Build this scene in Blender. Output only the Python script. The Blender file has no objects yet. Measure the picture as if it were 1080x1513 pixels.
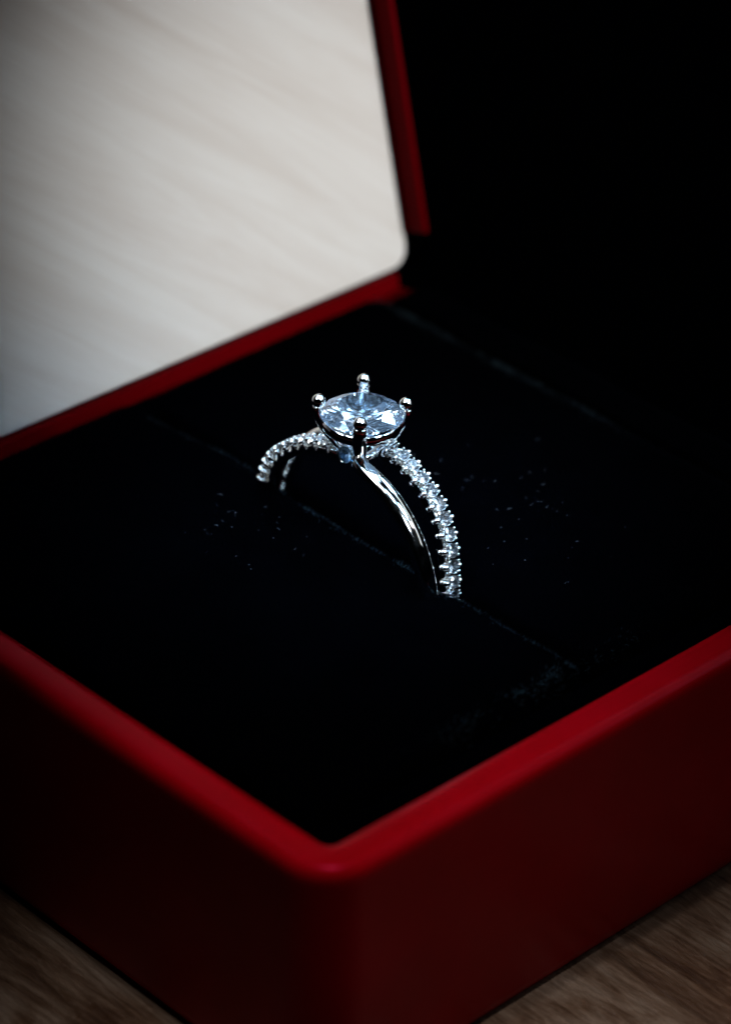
import bpy, bmesh, math, random
import numpy as np
from mathutils import Vector, Matrix

# ------------------------------------------------------------------ scene, camera, lights
# everything is laid out in millimetres; 1 Blender unit = 1 cm
S = 0.1
sc = bpy.context.scene
sc.unit_settings.system = 'METRIC'
sc.unit_settings.scale_length = 0.01
COL = sc.collection
R = math.radians
rng = random.Random(7)
nr = np.random.default_rng(11)

def V(x, y, z): return Vector((x * S, y * S, z * S))

camd = bpy.data.cameras.new('camera'); cam = bpy.data.objects.new('camera', camd); COL.objects.link(cam)
sc.camera = cam
c_r = Vector((0.69247319, 0.72068668, 0.03303923))
c_u = Vector((-0.40320968, 0.3486364, 0.84609374))
c_w = Vector((-0.59824981, 0.59921897, -0.5320092))
m = Matrix.Identity(4)
for i in range(3):
    m[i][0], m[i][1], m[i][2] = c_r[i], c_u[i], -c_w[i]
m.translation = V(134.66428469, -132.56135743, 149.02914628)
cam.matrix_world = m
camd.sensor_fit = 'VERTICAL'; camd.sensor_height = 36.0
camd.lens = 5185.143 / 1513 * 36.0
camd.clip_start = 0.5; camd.clip_end = 300
camd.dof.use_dof = True
camd.dof.focus_distance = 26.95
camd.dof.aperture_fstop = 0.20
camd.dof.aperture_blades = 0

world = bpy.data.worlds.new('World'); sc.world = world; world.use_nodes = True
bg = world.node_tree.nodes['Background']
bg.inputs[0].default_value = (0.25, 0.45, 0.9, 1); bg.inputs[1].default_value = 0.0002

def aim(o, p, t):
    o.location = V(*p)
    o.rotation_euler = (V(*t) - V(*p)).to_track_quat('-Z', 'Y').to_euler()

def area(name, p, t, sx, sy, power, color):
    l = bpy.data.lights.new(name, 'AREA'); l.shape = 'RECTANGLE'; l.size = sx * S; l.size_y = sy * S
    l.energy = power; l.color = color
    o = bpy.data.objects.new(name, l); COL.objects.link(o); aim(o, p, t); return o

def spot(name, p, t, angle, blend, radius, power, color):
    l = bpy.data.lights.new(name, 'SPOT'); l.spot_size = R(angle); l.spot_blend = blend
    l.shadow_soft_size = radius * S; l.energy = power; l.color = color
    o = bpy.data.objects.new(name, l); COL.objects.link(o); aim(o, p, t); return o

def strip(name, p, t, axis, length, width, power, color):
    """long strip light centred at p, facing t, its long side along axis"""
    l = bpy.data.lights.new(name, 'AREA'); l.shape = 'RECTANGLE'; l.size = width * S; l.size_y = length * S
    l.energy = power; l.color = color
    o = bpy.data.objects.new(name, l); COL.objects.link(o)
    z = (V(*p) - V(*t)).normalized(); y = Vector(axis); y = (y - z * y.dot(z)).normalized(); x = y.cross(z)
    mm = Matrix((x, y, z)).transposed().to_4x4(); mm.translation = V(*p); o.matrix_world = mm
    return o

strip('strip_softbox', (35, 152, 112), (-28, 31, 3), (176, 0, -107), 190, 24, 135, (0.93, 0.96, 1.0))
spot('lid_spot', (72, 100, 34), (-58, 58.5, 12), 30, 1.0, 6, 6700, (1.0, 0.995, 0.98))
spot('corner_spot', (10, 2, 224), (2, -1, 0), 19, 1.0, 8, 6500, (1.0, 0.95, 0.93))
strip('edge_softbox', (92, 128, 114), (0, 22, 0), (0, 1, 0), 60, 14, 60, (1.0, 0.93, 0.95))
# a dome of small gridded softboxes that lights the jewel and hardly anything round it
for az_, el_, rad_, col_ in ((0, 45, 0.45, (0.75, 0.88, 1.0)), (40, 48, 0.55, (0.45, 0.72, 1.0)), (88, 46, 0.55, (0.42, 0.70, 1.0)), (-108, 50, 0.25, (0.95, 0.96, 1.0)),
                             (25, 70, 0.55, (0.48, 0.74, 1.0)), (112, 67, 0.55, (0.42, 0.70, 1.0)), (196, 64, 0.40, (0.80, 0.90, 1.0)), (235, 60, 0.36, (0.45, 0.72, 1.0)),
                             (-80, 74, 0.45, (0.85, 0.93, 1.0)), (150, 82, 0.45, (0.48, 0.74, 1.0)), (160, 56, 0.30, (0.42, 0.70, 1.0))):
    ca_, sa_, ce_, se_ = math.cos(R(az_)), math.sin(R(az_)), math.cos(R(el_)), math.sin(R(el_))
    o_ = area('jewel_softbox', (-30 + 105 * ce_ * ca_, 33 + 105 * ce_ * sa_, 9 + 105 * se_), (-30, 33.5, 8), 30, 30, 0.74 * rad_ * math.pi * 9, col_)
    o_.data.spread = R(18)
spot('table_spot', (-12, 34, 300), (32, 28, -21), 14, 1.0, 10, 17000, (1.0, 0.94, 0.91))
spot('table_spot', (-60, -40, 260), (-66, -44, -21), 20, 1.0, 10, 700, (1.0, 0.94, 0.88))

sc.view_settings.view_transform = 'Standard'; sc.view_settings.look = 'None'
sc.view_settings.exposure = 0; sc.view_settings.gamma = 1; sc.view_settings.use_curve_mapping = False
sc.render.engine = 'CYCLES'
cy = sc.cycles
cy.max_bounces = 24; cy.transmission_bounces = 20; cy.glossy_bounces = 10; cy.diffuse_bounces = 4
cy.caustics_refractive = True; cy.caustics_reflective = True; cy.blur_glossy = 0.3
cy.use_denoising = True
cy.sample_clamp_indirect = 10

# ------------------------------------------------------------------ helpers
def link(name, me, mat, parent=None, smooth=False):
    if mat is not None and not me.materials: me.materials.append(mat)
    if smooth:
        for p in me.polygons: p.use_smooth = True
    o = bpy.data.objects.new(name, me); COL.objects.link(o)
    if parent: o.parent = parent
    return o

def from_bm(name, bm, mat, parent=None, smooth=False, bevel=0, segs=2, angle=30):
    me = bpy.data.meshes.new(name); bm.normal_update(); bm.to_mesh(me); bm.free()
    o = link(name, me, mat, parent, smooth)
    return o

def scale_bm(bm):
    for v in bm.verts: v.co *= S

def empty(name, p, **kw):
    o = bpy.data.objects.new(name, None); COL.objects.link(o); o.location = V(*p)
    o.empty_display_size = 0.2
    for k, v in kw.items(): o[k] = v
    return o

def nodes(name):
    mt = bpy.data.materials.new(name); mt.use_nodes = True
    nt = mt.node_tree; return mt, nt, nt.nodes['Principled BSDF']

def N(nt, t, **kw):
    n = nt.nodes.new(t)
    for k, v in kw.items(): setattr(n, k, v)
    return n

def ramp(nt, fac, stops):
    r = N(nt, 'ShaderNodeValToRGB'); e = r.color_ramp.elements
    while len(e) < len(stops): e.new(0.5)
    for i, (p, c) in enumerate(stops):
        e[i].position = p; e[i].color = (*c, 1)
    nt.links.new(fac, r.inputs[0]); return r.outputs[0]

def noise(nt, vec, scale, detail=4, rough=0.5, dist=0.0):
    n = N(nt, 'ShaderNodeTexNoise'); n.inputs['Scale'].default_value = scale
    n.inputs['Detail'].default_value = detail; n.inputs['Roughness'].default_value = rough
    n.inputs['Distortion'].default_value = dist
    if vec is not None: nt.links.new(vec, n.inputs['Vector'])
    return n.outputs['Fac']

def mapping(nt, rot=(0, 0, 0), scale=(1, 1, 1), src='Object'):
    tc = N(nt, 'ShaderNodeTexCoord'); mp = N(nt, 'ShaderNodeMapping')
    mp.inputs['Rotation'].default_value = rot; mp.inputs['Scale'].default_value = scale
    nt.links.new(tc.outputs[src], mp.inputs['Vector']); return mp.outputs[0]

def bump(nt, bsdf, h, strength, dist):
    b = N(nt, 'ShaderNodeBump'); b.inputs['Strength'].default_value = strength
    b.inputs['Distance'].default_value = dist
    nt.links.new(h, b.inputs['Height']); nt.links.new(b.outputs[0], bsdf.inputs['Normal'])

# ------------------------------------------------------------------ materials
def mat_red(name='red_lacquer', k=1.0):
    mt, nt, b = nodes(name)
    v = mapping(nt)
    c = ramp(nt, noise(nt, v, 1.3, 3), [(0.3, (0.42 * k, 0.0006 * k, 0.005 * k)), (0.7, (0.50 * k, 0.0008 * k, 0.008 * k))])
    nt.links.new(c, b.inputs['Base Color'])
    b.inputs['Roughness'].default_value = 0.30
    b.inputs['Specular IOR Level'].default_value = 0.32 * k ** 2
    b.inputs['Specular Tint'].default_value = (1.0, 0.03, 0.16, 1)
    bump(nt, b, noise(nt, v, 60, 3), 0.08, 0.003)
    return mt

def mat_velvet(name, base):
    mt, nt, b = nodes(name)
    v = mapping(nt)
    c = ramp(nt, noise(nt, v, 2.2, 5, 0.6), [(0.35, tuple(x * 0.5 for x in base)), (0.7, base)])
    nt.links.new(c, b.inputs['Base Color'])
    b.inputs['Roughness'].default_value = 1.0
    b.inputs['Specular IOR Level'].default_value = 0.0
    b.inputs['Sheen Weight'].default_value = 0.006
    b.inputs['Sheen Roughness'].default_value = 0.35
    b.inputs['Sheen Tint'].default_value = (0.35, 0.6, 1, 1)
    return mt

def mat_fibre(name, k):
    mt, nt, b = nodes(name)
    b.inputs['Base Color'].default_value = (0.0006 * k, 0.0010 * k, 0.0021 * k ** 0.9, 1)
    b.inputs['Roughness'].default_value = 0.9
    b.inputs['Specular IOR Level'].default_value = 0.02
    d = N(nt, 'ShaderNodeBsdfTranslucent'); d.inputs['Color'].default_value = (0.004 * k, 0.0065 * k, 0.012 * k ** 0.85, 1)
    mx = N(nt, 'ShaderNodeMixShader'); mx.inputs[0].default_value = 0.5
    nt.links.new(b.outputs[0], mx.inputs[1]); nt.links.new(d.outputs[0], mx.inputs[2])
    nt.links.new(mx.outputs[0], nt.nodes['Material Output'].inputs['Surface'])
    return mt

def mat_metal():
    mt, nt, b = nodes('polished_white_gold')
    v = mapping(nt)
    b.inputs['Base Color'].default_value = (0.93, 0.92, 0.90, 1)
    b.inputs['Metallic'].default_value = 1.0
    r = ramp(nt, noise(nt, v, 18, 4), [(0.3, (0.05,) * 3), (0.7, (0.13,) * 3)])
    nt.links.new(r, b.inputs['Roughness'])
    bump(nt, b, noise(nt, v, 9, 3), 0.12, 0.01)
    return mt

def mat_gem(name, col, ior, milk):
    mt, nt, b = nodes(name)
    b.inputs['Base Color'].default_value = (*col, 1)
    b.inputs['Roughness'].default_value = 0.0
    b.inputs['IOR'].default_value = ior
    b.inputs['Transmission Weight'].default_value = 1.0
    if milk > 0:
        d = N(nt, 'ShaderNodeBsdfTranslucent'); d.inputs['Color'].default_value = (0.70, 0.83, 1.0, 1)
        mx = N(nt, 'ShaderNodeMixShader'); mx.inputs[0].default_value = milk
        nt.links.new(b.outputs[0], mx.inputs[1]); nt.links.new(d.outputs[0], mx.inputs[2])
        nt.links.new(mx.outputs[0], nt.nodes['Material Output'].inputs['Surface'])
    return mt

def mat_lining():
    mt, nt, b = nodes('pale_satin')
    tc = N(nt, 'ShaderNodeTexCoord')
    r1 = N(nt, 'ShaderNodeMapping'); r1.inputs['Rotation'].default_value = (R(38), 0, 0)
    nt.links.new(tc.outputs['Object'], r1.inputs['Vector'])
    r2 = N(nt, 'ShaderNodeMapping'); r2.inputs['Scale'].default_value = (1, 0.16, 2.6)
    nt.links.new(r1.outputs[0], r2.inputs['Vector'])
    v = r2.outputs[0]
    c = ramp(nt, noise(nt, v, 1.0, 6, 0.62, 0.4), [(0.25, (0.62, 0.57, 0.53)), (0.45, (0.69, 0.66, 0.63)), (0.62, (0.75, 0.74, 0.72)), (0.8, (0.80, 0.80, 0.80))])
    nt.links.new(c, b.inputs['Base Color'])
    b.inputs['Roughness'].default_value = 0.55
    b.inputs['Sheen Weight'].default_value = 0.1
    bump(nt, b, noise(nt, v, 7, 5, 0.6), 0.12, 0.01)
    return mt

def mat_wood():
    mt, nt, b = nodes('weathered_wood')
    v = mapping(nt, rot=(0, 0, R(4)), scale=(0.16, 1.5, 1))
    g = noise(nt, v, 2.4, 9, 0.68, 1.6)
    c = ramp(nt, g, [(0.28, (0.07, 0.04, 0.022)), (0.42, (0.22, 0.15, 0.10)), (0.56, (0.37, 0.30, 0.24)), (0.75, (0.48, 0.42, 0.36))])
    v2 = mapping(nt, scale=(0.5, 0.9, 1))
    g2 = ramp(nt, noise(nt, v2, 0.7, 4, 0.6, 0.8), [(0.35, (0.55, 0.4, 0.3)), (0.6, (1, 1, 1))])
    mx = N(nt, 'ShaderNodeMix', data_type='RGBA', blend_type='MULTIPLY'); mx.inputs[0].default_value = 1
    nt.links.new(c, mx.inputs[6]); nt.links.new(g2, mx.inputs[7])
    nt.links.new(mx.outputs[2], b.inputs['Base Color'])
    v4 = mapping(nt, rot=(0, 0, R(12)), scale=(0.8, 1.6, 1))
    g4 = ramp(nt, noise(nt, v4, 1.6, 6, 0.65, 0.6), [(0.38, (0.52, 0.38, 0.27)), (0.55, (0.92, 0.86, 0.80)), (0.75, (1.0, 1.0, 1.0))])
    mx2 = N(nt, 'ShaderNodeMix', data_type='RGBA', blend_type='MULTIPLY'); mx2.inputs[0].default_value = 1
    nt.links.new(mx.outputs[2], mx2.inputs[6]); nt.links.new(g4, mx2.inputs[7])
    nt.links.new(mx2.outputs[2], b.inputs['Base Color'])
    rr_ = ramp(nt, noise(nt, v4, 9, 6, 0.7), [(0.35, (0.36,) * 3), (0.7, (0.7,) * 3)]); nt.links.new(rr_, b.inputs['Roughness'])
    v3 = mapping(nt, rot=(0, 0, R(4)), scale=(0.35, 1.4, 1))
    h = N(nt, 'ShaderNodeMath', operation='ADD')
    nt.links.new(g, h.inputs[0]); nt.links.new(noise(nt, v3, 14, 5, 0.7, 1.0), h.inputs[1])
    bump(nt, b, h.outputs[0], 0.9, 0.05)
    return mt

RED = mat_red(); SHADED_RED = mat_red('shaded_red_lacquer', 0.23); VEL = mat_velvet('blue_black_velvet', (0.0004, 0.0005, 0.0010)); FIB = mat_fibre('velvet_fibre', 0.55); LIT_PILE = mat_fibre('lit_velvet_fibre', 30.0)
MET = mat_metal(); LIN = mat_lining(); WOOD = mat_wood()
GEM = mat_gem('ice_blue_crystal', (0.70, 0.85, 1.0), 2.1, 0.05)
SGEM = mat_gem('clear_crystal', (0.93, 0.97, 1.0), 2.1, 0.05)
BGEM = mat_gem('mid_blue_crystal', (0.38, 0.68, 0.95), 2.0, 0.12)
mtl, ntl, bl = nodes('pale_lint'); bl.inputs['Base Color'].default_value = (0.13, 0.155, 0.20, 1); bl.inputs['Roughness'].default_value = 0.6
LINT = mtl
mth, nth, bh = nodes('dark_steel'); bh.inputs['Metallic'].default_value = 1; bh.inputs['Base Color'].default_value = (0.2, 0.17, 0.14, 1); bh.inputs['Roughness'].default_value = 0.4
STEEL = mth

# ------------------------------------------------------------------ table
H = 21.5     # height of the box base below its rim
def grid_mesh(name, xs, ys, zf, mat, parent=None):
    X, Y = np.meshgrid(xs, ys, indexing='ij'); Z = zf(X, Y)
    co = np.stack([X, Y, Z], -1).reshape(-1, 3) * S
    n, k = len(xs), len(ys)
    idx = np.arange(n * k).reshape(n, k)
    f = np.stack([idx[:-1, :-1], idx[1:, :-1], idx[1:, 1:], idx[:-1, 1:]], -1).reshape(-1, 4)
    me = bpy.data.meshes.new(name); me.from_pydata(co.tolist(), [], f.tolist())
    return link(name, me, mat, parent, True)

bm = bmesh.new(); bmesh.ops.create_cube(bm, size=1)
for v in bm.verts: v.co = Vector((v.co.x * 330 - 20, v.co.y * 300 - 65, v.co.z * 18 - H - 9))
bmesh.ops.bevel(bm, geom=bm.edges[:], offset=1.2, segments=3, affect='EDGES', profile=0.5)
scale_bm(bm)
t = from_bm('table_top', bm, WOOD); t['kind'] = 'structure'

# ------------------------------------------------------------------ ring box
box = empty('ring_box', (-30, 32, -H), label='open red lacquered ring box lined with black velvet, standing on wooden table', category='ring box')
BL = V(-30, 32, -H)
def child(o, parent=box):
    o.parent = parent
    o.matrix_parent_inverse = Matrix.Translation(-BL) if parent is box else Matrix.Identity(4)
    return o

def rounded_loop(x0, x1, y0, y1, r, n=8):
    pts = []
    for cx, cy, a0 in ((x1 - r, y1 - r, 0), (x0 + r, y1 - r, 90), (x0 + r, y0 + r, 180), (x1 - r, y0 + r, 270)):
        for k in range(n + 1):
            a = R(a0 + 90 * k / n); pts.append((cx + r * math.cos(a), cy + r * math.sin(a)))
    return pts

def loft(bm, loops, close=False):
    rings = [[bm.verts.new(p) for p in L] for L in loops]
    k = len(rings[0])
    pairs = list(zip(rings, rings[1:])) + ([(rings[-1], rings[0])] if close else [])
    for a, b in pairs:
        for i in range(k): bm.faces.new((a[i], a[(i + 1) % k], b[(i + 1) % k], b[i]))
    return rings

BX0, BX1, BY0, BY1 = -60.0, 0.0, 0.0, 65.0
def L(inset, z, r):
    return [(x, y, z) for x, y in rounded_loop(BX0 + inset, BX1 - inset, BY0 + inset, BY1 - inset, max(r - inset, 0.5))]
bm = bmesh.new()
prof = [(0.6, -H), (0.15, -H + 0.5), (0.0, -H + 1.4), (0.0, -10.0), (0.0, -1.5), (0.01, -1.05), (0.07, -0.68), (0.2, -0.4), (0.42, -0.18), (0.72, -0.05), (1.1, 0.0),
        (2.5, 0.0), (2.9, -0.06), (3.2, -0.25), (3.4, -0.6), (3.4, -6), (3.4, -H + 1.5)]
rings = loft(bm, [L(i, z, 4.2) for i, z in prof])
bm.faces.new(list(reversed(rings[0]))); bm.faces.new(rings[-1])
scale_bm(bm); bmesh.ops.recalc_face_normals(bm, faces=bm.faces[:])
base = child(from_bm('box_base', bm, RED, None, True))

# lid: a shallow tray leaning back 15 degrees from the hinge edge
TILT = math.atan2(6.1, 22.5)
# lid frame: u along y, t up the lid, n out of the lid towards the ring
LO = Vector((-58.0, 0, 2.0))
tv = Vector((-math.sin(TILT), 0, math.cos(TILT))); nv = Vector((math.cos(TILT), 0, math.sin(TILT)))
def lidp(y, t, n): return LO + Vector((0, y, 0)) + tv * t + nv * n
lid = bpy.data.objects.new('lid', None); COL.objects.link(lid); lid.parent = box
lid.matrix_parent_inverse = Matrix.Translation(-BL)
def lid_slab(name, y0, y1, t0, t1, n0, n1, r, bev, mat, tilted=True):
    bm = bmesh.new()
    q = []
    for ins, n in ((0, n0), (0, n1 - bev), (bev * 0.3, n1 - bev * 0.3), (bev, n1)):
        q.append([lidp(y, t_, n) for y, t_ in rounded_loop(y0 + ins, y1 - ins, t0 + ins, t1 - ins, max(r - ins, 0.2))])
    rr = loft(bm, q)
    bm.faces.new(list(reversed(rr[0]))); bm.faces.new(rr[-1])
    scale_bm(bm); bmesh.ops.recalc_face_normals(bm, faces=bm.faces[:])
    o = from_bm(name, bm, mat); o.parent = lid
    return o
LT = 60.0
# tray: back plate with four walls, one continuous shell
bm = bmesh.new()
def TL(ins, n, r, t0=2.8):
    return [lidp(y, t_, n) for y, t_ in rounded_loop(0.2 + ins, 65.7 - ins, t0 + ins, LT - ins, r)]
shell = [(0.8, -15.5), (0.2, -15.2), (0, -14.5), (0, -0.4)]
q = [TL(i, n, 1.8 - i) for i, n in shell] + [TL(1.1, -0.5, 0.8), TL(1.2, -13.5, 0.7)]
rr = loft(bm, q); bm.faces.new(list(reversed(rr[0]))); bm.faces.new(rr[-1])
scale_bm(bm); bmesh.ops.recalc_face_normals(bm, faces=bm.faces[:])
o = from_bm('lid_shell', bm, RED); o.parent = lid
# raised lip on the two sides and the top, open towards the hinge
def lip(y0, y1, t0, t1, n0=-0.38, n1=2.28):
    bm = bmesh.new(); bmesh.ops.create_cube(bm, size=1)
    for v in bm.verts:
        v.co = lidp((y0 + y1) / 2 + v.co.x * (y1 - y0), (t0 + t1) / 2 + v.co.y * (t1 - t0), (n0 + n1) / 2 + v.co.z * (n1 - n0))
    bmesh.ops.bevel(bm, geom=bm.edges[:], offset=min(0.35, (y1 - y0) * 0.42), segments=3, affect='EDGES', profile=0.5)
    scale_bm(bm); bmesh.ops.recalc_face_normals(bm, faces=bm.faces[:])
    o = from_bm('lid_lip', bm, SHADED_RED); o.parent = lid  # darkened copy of the box red, shade on the lips painted in
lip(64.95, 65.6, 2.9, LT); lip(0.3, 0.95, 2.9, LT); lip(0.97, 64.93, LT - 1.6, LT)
lip(1.0, 62.9, -1.75, -0.12, -0.8, 0.5)
lid_slab('lining_panel', 1.2, 64.75, 0.0, LT - 1.9, -2.0, 0.0, 1.9, 0.35, LIN)
# hinge barrel behind
for y in (14, 51):
    bm = bmesh.new(); bmesh.ops.create_cone(bm, cap_ends=True, segments=16, radius1=0.9, radius2=0.9, depth=12)
    for v in bm.verts: v.co = Vector((-61.0 + v.co.x, y + v.co.z, 0.2 + v.co.y))
    scale_bm(bm); child(from_bm('hinge', bm, STEEL, None, False))

# ------------------------------------------------------------------ velvet cushions
def smooth(a, b, x):
    t = np.clip((x - a) / (b - a), 0, 1); return t * t * (3 - 2 * t)
def vnoise(X, Y, f, seed):
    r_ = np.random.default_rng(seed); out = 0
    for k in range(7):
        a = r_.uniform(0, 6.28); ph = r_.uniform(0, 6.28); ff = f * r_.uniform(0.6, 1.7)
        out = out + np.sin(ff * (X * np.cos(a) + Y * np.sin(a)) + ph)
    return out / 7
SLIT = 31.9
def cushion(name, x0, x1, y0, y1, top, rad, drop, over=None):
    """padded velvet block; rad = rounding radius on (x0,x1,y0,y1); every side runs down by drop"""
    def side(t, r):            # t in 0..1 along the rounded edge then the wall
        pass
    def axis(a, b, ra, rb, n):
        core = np.linspace(a + ra, b - rb, n)
        lo = a + ra - ra * np.sin(np.linspace(math.pi / 2, 0, 9)[:-1]); hi = b - rb + rb * np.sin(np.linspace(0, math.pi / 2, 9)[1:])
        return np.concatenate([lo, core, hi])
    xs = axis(x0, x1, rad[0], rad[1], 60); ys = axis(y0, y1, rad[2], rad[3], 40)
    X, Y = np.meshgrid(xs, ys, indexing='ij')
    dx = np.maximum(np.clip((x0 + rad[0] - X) / rad[0], 0, 1), np.clip((X - x1 + rad[1]) / rad[1], 0, 1))
    dy = np.maximum(np.clip((y0 + rad[2] - Y) / rad[2], 0, 1), np.clip((Y - y1 + rad[3]) / rad[3], 0, 1))
    rx = np.where(X < (x0 + x1) / 2, rad[0], rad[1]); ry = np.where(Y < (y0 + y1) / 2, rad[2], rad[3])
    Z = top - rx * (1 - np.sqrt(np.clip(1 - dx ** 2, 0, 1))) - ry * (1 - np.sqrt(np.clip(1 - dy ** 2, 0, 1)))
    Z = Z + 0.16 * vnoise(X, Y, 0.35, 3) + 0.05 * vnoise(X, Y, 1.8, 5)
    for qx, qy in ((-20.6, 30.2), (-20.2, 33.0)):
        Z = Z - 0.9 * np.exp(-(((X - qx) / 1.6) ** 2 + ((Y - qy) / 1.3) ** 2))
    if y0 < 10: Z = Z + 0.8 * np.exp(-(((X + 43.5) / 4.5) ** 2 + ((Y - 31.0) / 2.2) ** 2))
    Xd = X + 0.10 * vnoise(X, Y, 0.9, 8); Yd = Y + 0.10 * vnoise(X, Y, 0.9, 9)
    n, k = X.shape
    co = np.stack([Xd, Yd, Z], -1).reshape(-1, 3)
    idx = np.arange(n * k).reshape(n, k)
    f = np.stack([idx[:-1, :-1], idx[1:, :-1], idx[1:, 1:], idx[:-1, 1:]], -1).reshape(-1, 4).tolist()
    rim = list(idx[:, 0]) + list(idx[-1, 1:]) + list(idx[-2::-1, -1]) + list(idx[0, -2:0:-1])
    low = co[rim].copy(); low[:, 2] = top - drop
    b0 = len(co); co = np.concatenate([co, low]); m_ = len(rim)
    for i in range(m_):
        j = (i + 1) % m_
        f.append([int(rim[j]), int(rim[i]), b0 + i, b0 + j])
    f.append([b0 + i for i in range(m_ - 1, -1, -1)])
    me = bpy.data.meshes.new(name); me.from_pydata((co * S).tolist(), [], f)
    return child(link(name, me, VEL, None, True)), (np.stack([Xd, Yd, Z], -1))

def nap(parent, P, per_mm2, length, keep=None, mat=None):
    """short pile standing on the cushion surface: thin triangles, one mesh"""
    A = P[:-1, :-1].reshape(-1, 3); B = P[1:, :-1].reshape(-1, 3); C_ = P[1:, 1:].reshape(-1, 3); D = P[:-1, 1:].reshape(-1, 3)
    nn = np.cross(B - A, D - A); ar = np.linalg.norm(nn, axis=1); nn /= ar[:, None] + 1e-9
    cnt = nr.poisson(ar * per_mm2)
    q = np.repeat(np.arange(len(ar)), cnt)
    u = nr.random(len(q))[:, None]; v = nr.random(len(q))[:, None]
    p = A[q] * (1 - u) * (1 - v) + B[q] * u * (1 - v) + C_[q] * u * v + D[q] * (1 - u) * v
    n_ = nn[q] + nr.normal(0, 0.32, (len(q), 3)); n_ /= np.linalg.norm(n_, axis=1)[:, None]
    ln = length * nr.uniform(0.45, 1.15, (len(q), 1)) * (1 + 0.35 * vnoise(p[:, :1], p[:, 1:2], 2.2, 21))
    if keep is not None:
        k_ = nr.random(len(p)) < keep(p); p, n_, ln = p[k_], n_[k_], ln[k_]
    w = nr.normal(0, 1, (len(p), 3)); w -= (w * n_).sum(1)[:, None] * n_; w /= np.linalg.norm(w, axis=1)[:, None]; w *= 0.022
    tri = np.stack([p - w - n_ * 0.05, p + w - n_ * 0.05, p + n_ * ln], 1).reshape(-1, 3) * S
    me = bpy.data.meshes.new('velvet_nap'); nv_ = len(tri)
    me.vertices.add(nv_); me.vertices.foreach_set('co', tri.ravel().astype(np.float32))
    me.loops.add(nv_); me.loops.foreach_set('vertex_index', np.arange(nv_, dtype=np.int32))
    me.polygons.add(nv_ // 3); me.polygons.foreach_set('loop_start', np.arange(0, nv_, 3, dtype=np.int32))
    me.update(calc_edges=True); me.validate()
    o = link('velvet_nap' if mat is None else 'lit_nap', me, mat or FIB); o.parent = parent; o['kind'] = 'stuff'
    return o

DROP = 17
f1, P1 = cushion('velvet_cushion', -57.2, -5.6, 3.2, SLIT - 0.35, 0.9, (0.8, 1.6, 1.0, 0.9), DROP)
f2, P2 = cushion('velvet_cushion', -57.2, -5.6, SLIT + 0.9, 61.3, 0.7, (0.8, 1.6, 0.9, 2.6), DROP)
f5, P5 = cushion('velvet_strip', -57.4, -55.0, SLIT - 1.2, SLIT + 1.8, 0.45, (0.5, 0.6, 0.3, 0.3), 3)
f3, P3 = cushion('velvet_strip', -5.3, -3.3, 3.3, 61.5, -0.2, (0.6, 0.6, 0.8, 0.8), DROP)
f4, P4 = cushion('velvet_rim_cover', -56.9, -3.0, 61.0, 65.5, 0.35, (1.2, 1.2, 0.5, 1.2), 1.9)  # velvet strip added over the back rim to keep it dark
for o, P in ((f5, P5), (f4, P4), (f1, P1), (f2, P2), (f3, P3)): nap(o, P, 55, 0.36)

# paler pile along the cushion ridges: its sheen is put into the colour
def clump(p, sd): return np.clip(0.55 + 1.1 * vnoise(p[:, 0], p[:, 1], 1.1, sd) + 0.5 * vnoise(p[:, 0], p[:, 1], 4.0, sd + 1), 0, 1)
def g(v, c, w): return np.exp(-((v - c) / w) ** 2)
nap(f1, P1, 60, 0.42, lambda p: clump(p, 31) * np.maximum(0.75 * g(p[:, 1], SLIT - 0.8, 0.35) * (p[:, 0] > -55) * (0.45 + 0.55 * g(p[:, 0], -26, 12)), g(p[:, 0], -6.6, 0.6) * np.clip((p[:, 1] - 12) / 10, 0, 1)), LIT_PILE)
nap(f2, P2, 60, 0.42, lambda p: clump(p, 33) * np.maximum(0.8 * g(p[:, 1], 59.6, 0.8) * np.clip((-26 - p[:, 0]) / 8, 0, 1), g(p[:, 0], -6.6, 0.5) * np.clip((41 - p[:, 1]) / 8, 0, 1)), LIT_PILE)

# pale lint and dust caught in the pile
bm = bmesh.new()
spots = [(294, 746), (289, 803), (345, 748), (404, 803), (357, 802), (326, 800), (480, 810)]
def speck(x, y, z, l, w, a):
    d = Vector((math.cos(a), math.sin(a), rng.uniform(-.2, .4))).normalized() * l / 2
    s = Vector((-math.sin(a), math.cos(a), 0)) * w / 2; c = Vector((x, y, z)); up = Vector((0, 0, w * 0.8))
    vs = [bm.verts.new(q) for q in (c - d, c - s, c + d, c + s, c + up)]
    bm.faces.new((vs[0], vs[1], vs[4])); bm.faces.new((vs[1], vs[2], vs[4])); bm.faces.new((vs[2], vs[3], vs[4])); bm.faces.new((vs[3], vs[0], vs[4]))
for k in range(74):
    if k < 30: x, y = rng.gauss(-37, 3.6), rng.gauss(24.5, 2.6)
    elif k < 74: x, y = rng.gauss(-24, 5), rng.gauss(44.5, 3.2)
    else: x, y = rng.uniform(-52, -9), rng.uniform(6, 57)
    if not (-54 < x < -7 and 5 < y < 58) or abs(y - SLIT - .3) < 1.8: continue
    z = (0.9 if y < SLIT else 0.7) + 0.28
    fib = rng.random() < 0.25
    speck(x, y, z, rng.uniform(0.25, 0.6) if fib else rng.uniform(0.05, 0.13), 0.03 if fib else rng.uniform(0.04, 0.09), rng.uniform(0, 3.14))
scale_bm(bm)
o = from_bm('lint_specks', bm, LINT); o['kind'] = 'stuff'; o['label'] = 'tiny pale dust and lint specks scattered on the black velvet'

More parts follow.
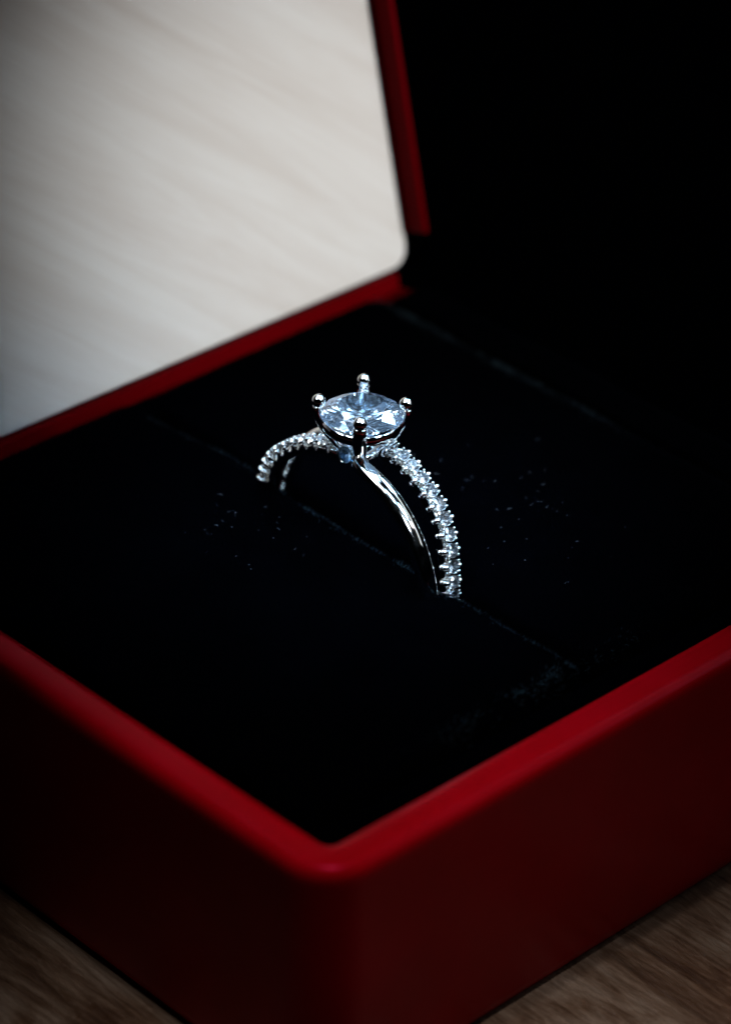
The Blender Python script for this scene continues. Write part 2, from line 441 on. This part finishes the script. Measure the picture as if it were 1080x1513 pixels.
# ------------------------------------------------------------------ the ring
RC = Vector((-30.3, 31.8, -1.2))
ring = empty('engagement_ring', (-30.3, 31.8, -11.5), label='white metal ring with round pale blue stone, slotted into black velvet cushions', category='ring')
RL = V(-30.3, 31.8, -11.5)
def rchild(o, parent=ring):
    o.parent = parent
    if parent is ring: o.matrix_parent_inverse = Matrix.Translation(-RL)
    return o
def ysplit(th, side=1):      # sideways distance of each band from the middle plane
    a = abs(th)
    base = 1.62
    if a < 12: return 0.95 + (base - 0.95) * (a / 12) ** 0.8
    if side > 0 and a > 42: return base - (base - 0.55) * float(smooth(42, 88, a))
    if a < 75: return base
    return base - (base - 0.55) * float(smooth(75, 150, a))
def cen(th, side, rad):
    """side=+1 the jewelled band, -1 the plain band; the two swap sides at the bottom"""
    s = side if th > 0 else -side
    return Vector((RC.x + rad * math.sin(R(th)), RC.y + s * ysplit(th, side), RC.z + rad * math.cos(R(th))))
def sweep(name, ths, side, rad, hw, hh, mat, parent, k=14, p=2.0, wf=None):
    bm = bmesh.new(); loops = []
    for th in ths:
        c = cen(th, side, rad); e = 0.5
        tg = (cen(th + e, side, rad) - cen(th - e, side, rad)).normalized() if abs(th) > 1 else Vector((math.cos(R(th)), 0, -math.sin(R(th))))
        rd = Vector((math.sin(R(th)), 0, math.cos(R(th)))); sd = tg.cross(rd).normalized(); rd = sd.cross(tg).normalized()
        f = wf(th) if wf else 1
        lp = []
        for i in range(k):
            a = 2 * math.pi * i / k; ca, sa = math.cos(a), math.sin(a)
            lp.append(c + sd * (hw * f * math.copysign(abs(ca) ** (2 / p), ca)) + rd * (hh * f * math.copysign(abs(sa) ** (2 / p), sa)))
        loops.append(lp)
    rr = loft(bm, loops); bm.faces.new(list(reversed(rr[0]))); bm.faces.new(rr[-1])
    scale_bm(bm); bmesh.ops.recalc_face_normals(bm, faces=bm.faces[:])
    return from_bm(name, bm, mat, None, True)

def taper(th):
    a = abs(th); return 0.72 + 0.28 * min(1, a / 35)
for rng_th in (np.linspace(7, 179, 70), np.linspace(-179, -7, 70)):
    rchild(sweep('plain_band', rng_th, -1, 9.75, 0.80, 0.62, MET, None, 20, 2.5, taper))
jb = []
for rng_th in (np.linspace(6, 179, 70), np.linspace(-179, -6, 70)):
    jb.append(rchild(sweep('jewelled_band', rng_th, 1, 9.42, 0.44, 0.46, MET, None, 20, 7.0)))

def brilliant(r, table=0.56, crown=0.30, girdle=0.05, pav=0.86, n=8):
    """round brilliant cut; radius r; z=0 at the girdle top"""
    bm = bmesh.new(); st = math.pi / n
    rt = table * r; zt = crown * r; s = zt / (r - rt)
    rm = 0.79 * r; zm = zt - s * (rm * math.cos(st) - rt)
    gb = -girdle * r; zc = -pav * r; s2 = (gb - zc) / r
    rl = 0.22 * r; zl = gb - s2 * (r - rl * math.cos(st))
    P = lambda rad, a, z: bm.verts.new((rad * math.cos(a), rad * math.sin(a), z))
    T = [P(rt, 2 * st * i, zt) for i in range(n)]
    M = [P(rm, 2 * st * i + st, zm) for i in range(n)]
    G = [P(r, st * i, 0.012 * r * (1 if i % 2 == 0 else -1)) for i in range(2 * n)]
    B = [P(r, st * i, gb - 0.012 * r * (1 if i % 2 == 0 else -1)) for i in range(2 * n)]
    Lw = [P(rl, 2 * st * i + st, zl) for i in range(n)]
    Cu = P(0, 0, zc)
    F = bm.faces.new
    F(T)
    for i in range(n):
        j = (i + 1) % n; h = (i - 1) % n
        F((T[i], M[i], T[j]))
        F((T[i], M[h], G[2 * i])); F((T[i], G[2 * i], M[i]))
        F((M[i], G[2 * i], G[2 * i + 1])); F((M[i], G[2 * i + 1], G[(2 * i + 2) % (2 * n)]))
        F((Cu, B[2 * i], Lw[h])); F((Cu, Lw[i], B[2 * i]))
        F((Lw[i], B[2 * i + 1], B[2 * i])); F((Lw[i], B[(2 * i + 2) % (2 * n)], B[2 * i + 1]))
    for i in range(2 * n):
        j = (i + 1) % (2 * n); F((G[i], B[i], B[j], G[j]))
    bmesh.ops.recalc_face_normals(bm, faces=bm.faces[:])
    return bm

# small stones with their claw settings, sharing three meshes
def mesh_of(bm, name, mat, smooth=False):
    scale_bm(bm); me = bpy.data.meshes.new(name); bm.to_mesh(me); bm.free(); me.materials.append(mat)
    if smooth:
        for p_ in me.polygons: p_.use_smooth = True
    return me
small_me = mesh_of(brilliant(0.56), 'small_stone', SGEM)
bm = bmesh.new()
def ball(bm, c, r, sub=2, sq=(1, 1, 1)):
    bmesh.ops.create_icosphere(bm, subdivisions=sub, radius=1, matrix=Matrix.Translation(c) @ Matrix.Diagonal((r * sq[0], r * sq[1], r * sq[2], 1)))
def rod(bm, p0, p1, r0, r1, seg=8, bend=None):
    p0, p1 = Vector(p0), Vector(p1); loops = []
    for i in range(5):
        t_ = i / 4; c = p0.lerp(p1, t_)
        if bend is not None: c = c + Vector(bend) * math.sin(math.pi * t_)
        d = (p1 - p0).normalized(); a = d.orthogonal().normalized(); b_ = d.cross(a)
        r_ = r0 + (r1 - r0) * t_
        loops.append([c + a * math.cos(2 * math.pi * k / seg) * r_ + b_ * math.sin(2 * math.pi * k / seg) * r_ for k in range(seg)])
    rr = loft(bm, loops); bm.faces.new(list(reversed(rr[0]))); bm.faces.new(rr[-1])
# local frame: z outwards (radial), x along the band, y sideways
cup = [[(r_ * math.cos(2 * math.pi * k / 16), r_ * math.sin(2 * math.pi * k / 16), z) for k in range(16)]
       for r_, z in ((0.10, -1.05), (0.16, -0.8), (0.34, -0.35), (0.56, -0.02), (0.60, 0.02), (0.56, 0.03), (0.50, -0.2))]
loft(bm, cup)
for sx, sy in ((1, 1), (1, -1), (-1, 1), (-1, -1)):
    ball(bm, Vector((0.42 * sx, 0.50 * sy, 0.06)), 0.12)
for sy in (1, -1):
    rod(bm, (0, 0.50 * sy, 0.06), (0, 0.90 * sy, -0.36), 0.16, 0.25, 10, (0, 0.08 * sy, 0.10))
    rod(bm, (0, 0.88 * sy, -0.30), (0, 0.50 * sy, -1.12), 0.24, 0.06, 10, (0, 0.10 * sy, 0))
bmesh.ops.recalc_face_normals(bm, faces=bm.faces[:])
set_me = mesh_of(bm, 'stone_setting', MET, True)
for sgn, b in ((1, jb[0]), (-1, jb[1])):
    for i in range(15):
        th = sgn * (10.0 + i * 6.85)
        c = cen(th, 1, 10.35); rd = Vector((math.sin(R(th)), 0, math.cos(R(th))))
        tg = (cen(th + .5, 1, 10.35) - cen(th - .5, 1, 10.35)).normalized(); sd = rd.cross(tg).normalized(); tg = sd.cross(rd).normalized()
        M = Matrix((tg, sd, rd)).transposed().to_4x4(); M.translation = c * S
        if sgn < 0: M = M @ Matrix.Scale(0.86, 4)
        M2 = M @ Matrix.Rotation(rng.uniform(0, 0.8), 4, 'Z') @ Matrix.Rotation(rng.uniform(-0.09, 0.09), 4, 'X') @ Matrix.Rotation(rng.uniform(-0.09, 0.09), 4, 'Y')
        M = M @ Matrix.Rotation(rng.uniform(-0.05, 0.05), 4, 'Z')
        for nm, me, mm in (('small_stone', small_me, M2), ('stone_setting', set_me, M)):
            o = bpy.data.objects.new(nm, me); COL.objects.link(o)
            o.parent = b; o.matrix_parent_inverse = Matrix.Translation(-RL).inverted() @ Matrix.Translation(-RL)
            o.matrix_basis = mm

# head: centre stone, four claws, scalloped gallery
HC = Vector((-30.3, 31.9, 11.7))
st = brilliant(3.14, 0.60, 0.22, 0.04, 0.78, 10)
bmesh.ops.rotate(st, cent=(0, 0, 0), matrix=Matrix.Rotation(R(11), 3, 'Z'), verts=st.verts[:])
for v in st.verts: v.co += HC
scale_bm(st); rchild(from_bm('centre_stone', st, GEM, None, False))
root = Vector((-29.4, 31.0, 7.6))
def claw(ang, tipr, tipz):
    bm = bmesh.new()
    dv = Vector((math.cos(R(ang)), math.sin(R(ang)), 0))
    ctrl = [(0.5, 7.7, 0.34), (1.3, 8.3, 0.38), (2.3, 9.5, 0.42), (3.05, 10.7, 0.44), (3.42, 11.7, 0.43), (tipr, tipz - 0.35, 0.40)]
    cx, cy_ = (HC.x, HC.y)
    # Catmull-Rom through the control rings
    pts = [Vector((cx + dv.x * r_, cy_ + dv.y * r_, z)) for r_, z, _ in ctrl]; rad = [c[2] for c in ctrl]
    loops = []; seg = 14
    for i in range(len(pts) - 1):
        p0, p1, p2, p3 = pts[max(i - 1, 0)], pts[i], pts[i + 1], pts[min(i + 2, len(pts) - 1)]
        for s in range(6 if i < len(pts) - 2 else 7):
            t_ = s / 6
            c = 0.5 * ((2 * p1) + (-p0 + p2) * t_ + (2 * p0 - 5 * p1 + 4 * p2 - p3) * t_ ** 2 + (-p0 + 3 * p1 - 3 * p2 + p3) * t_ ** 3)
            d = 0.5 * ((-p0 + p2) + 2 * (2 * p0 - 5 * p1 + 4 * p2 - p3) * t_ + 3 * (-p0 + 3 * p1 - 3 * p2 + p3) * t_ ** 2)
            d.normalize(); sdv = Vector((-dv.y, dv.x, 0)); up = sdv.cross(d)
            r_ = rad[i] * (1 - t_) + rad[i + 1] * t_
            loops.append([c + sdv * math.cos(2 * math.pi * q_ / seg) * r_ * 1.3 + up * math.sin(2 * math.pi * q_ / seg) * r_ for q_ in range(seg)])
    rr = loft(bm, loops); bm.faces.new(list(reversed(rr[0]))); bm.faces.new(rr[-1])
    ball(bm, Vector((cx + dv.x * (tipr - 0.06), cy_ + dv.y * (tipr - 0.06), tipz)), 0.56, 3)
    scale_bm(bm); bmesh.ops.recalc_face_normals(bm, faces=bm.faces[:])
    rchild(from_bm('claw', bm, MET, None, True))
claw(-47, 3.42, 12.65); claw(45, 3.42, 12.6); claw(134, 3.45, 12.6); claw(225, 3.42, 12.6)
# blue accent stone under the gallery, in a small cup
for nm_, bm_, mt_ in (('accent_stone', brilliant(0.62), BGEM), ('accent_setting', None, MET)):
    if bm_ is None:
        bm_ = bmesh.new()
        loft(bm_, [[(r_ * math.cos(2 * math.pi * k / 20), r_ * math.sin(2 * math.pi * k / 20), z) for k in range(20)] for r_, z in ((0.3, -1.2), (0.5, -0.7), (0.70, -0.1), (0.74, 0.02), (0.68, 0.06), (0.62, -0.05))])
    dirn = Vector((0.15, -0.95, 0.25)).normalized()
    bmesh.ops.rotate(bm_, cent=(0, 0, 0), matrix=dirn.to_track_quat('Z', 'Y').to_matrix(), verts=bm_.verts[:])
    for v in bm_.verts: v.co += Vector((-30.1, 30.0, 8.75))
    scale_bm(bm_); bmesh.ops.recalc_face_normals(bm_, faces=bm_.faces[:])
    rchild(from_bm(nm_, bm_, mt_, None, nm_ != 'accent_stone'))
# gallery: a wire that dips between the claws
def wire(name, f, n, rx, rz, closed=True):
    bm = bmesh.new(); loops = []
    for i in range(n):
        c, nx = f(i / n); loops.append([c + nx * (rx * math.cos(2 * math.pi * q_ / 10)) + Vector((0, 0, rz * math.sin(2 * math.pi * q_ / 10))) for q_ in range(10)])
    loft(bm, loops, True); scale_bm(bm); bmesh.ops.recalc_face_normals(bm, faces=bm.faces[:])
    return rchild(from_bm(name, bm, MET, None, True))
def g1(t_):
    a = 2 * math.pi * t_; arch = abs(math.sin(2 * (a - R(45))))
    r_ = 2.98 + 0.07 * arch; z = 10.72 + 0.22 * arch ** 0.7
    return Vector((HC.x + r_ * math.cos(a), HC.y + r_ * math.sin(a), z)), Vector((math.cos(a), math.sin(a), 0))
wire('gallery', g1, 120, 0.15, 0.42)
def g2(t_):
    a = 2 * math.pi * t_; r_ = 1.25
    return Vector((HC.x + r_ * math.cos(a), HC.y + r_ * math.sin(a), 8.3)), Vector((math.cos(a), math.sin(a), 0))
wire('lower_collar', g2, 48, 0.28, 0.36)
# bridge between the head and the shoulders
for s, sg in ((1, 1), (1, -1), (-1, 1), (-1, -1)):
    bm = bmesh.new(); e = cen(s * 9, sg, 9.7 if sg < 0 else 9.5)
    a0 = Vector((HC.x + s * 0.9, HC.y + (e.y - RC.y) * 0.6, 8.2))
    rod(bm, a0, e, 0.36, 0.42 if sg < 0 else 0.28, 12, (0, 0, 0.15))
    scale_bm(bm); bmesh.ops.recalc_face_normals(bm, faces=bm.faces[:])
    rchild(from_bm('shoulder', bm, MET, None, True))
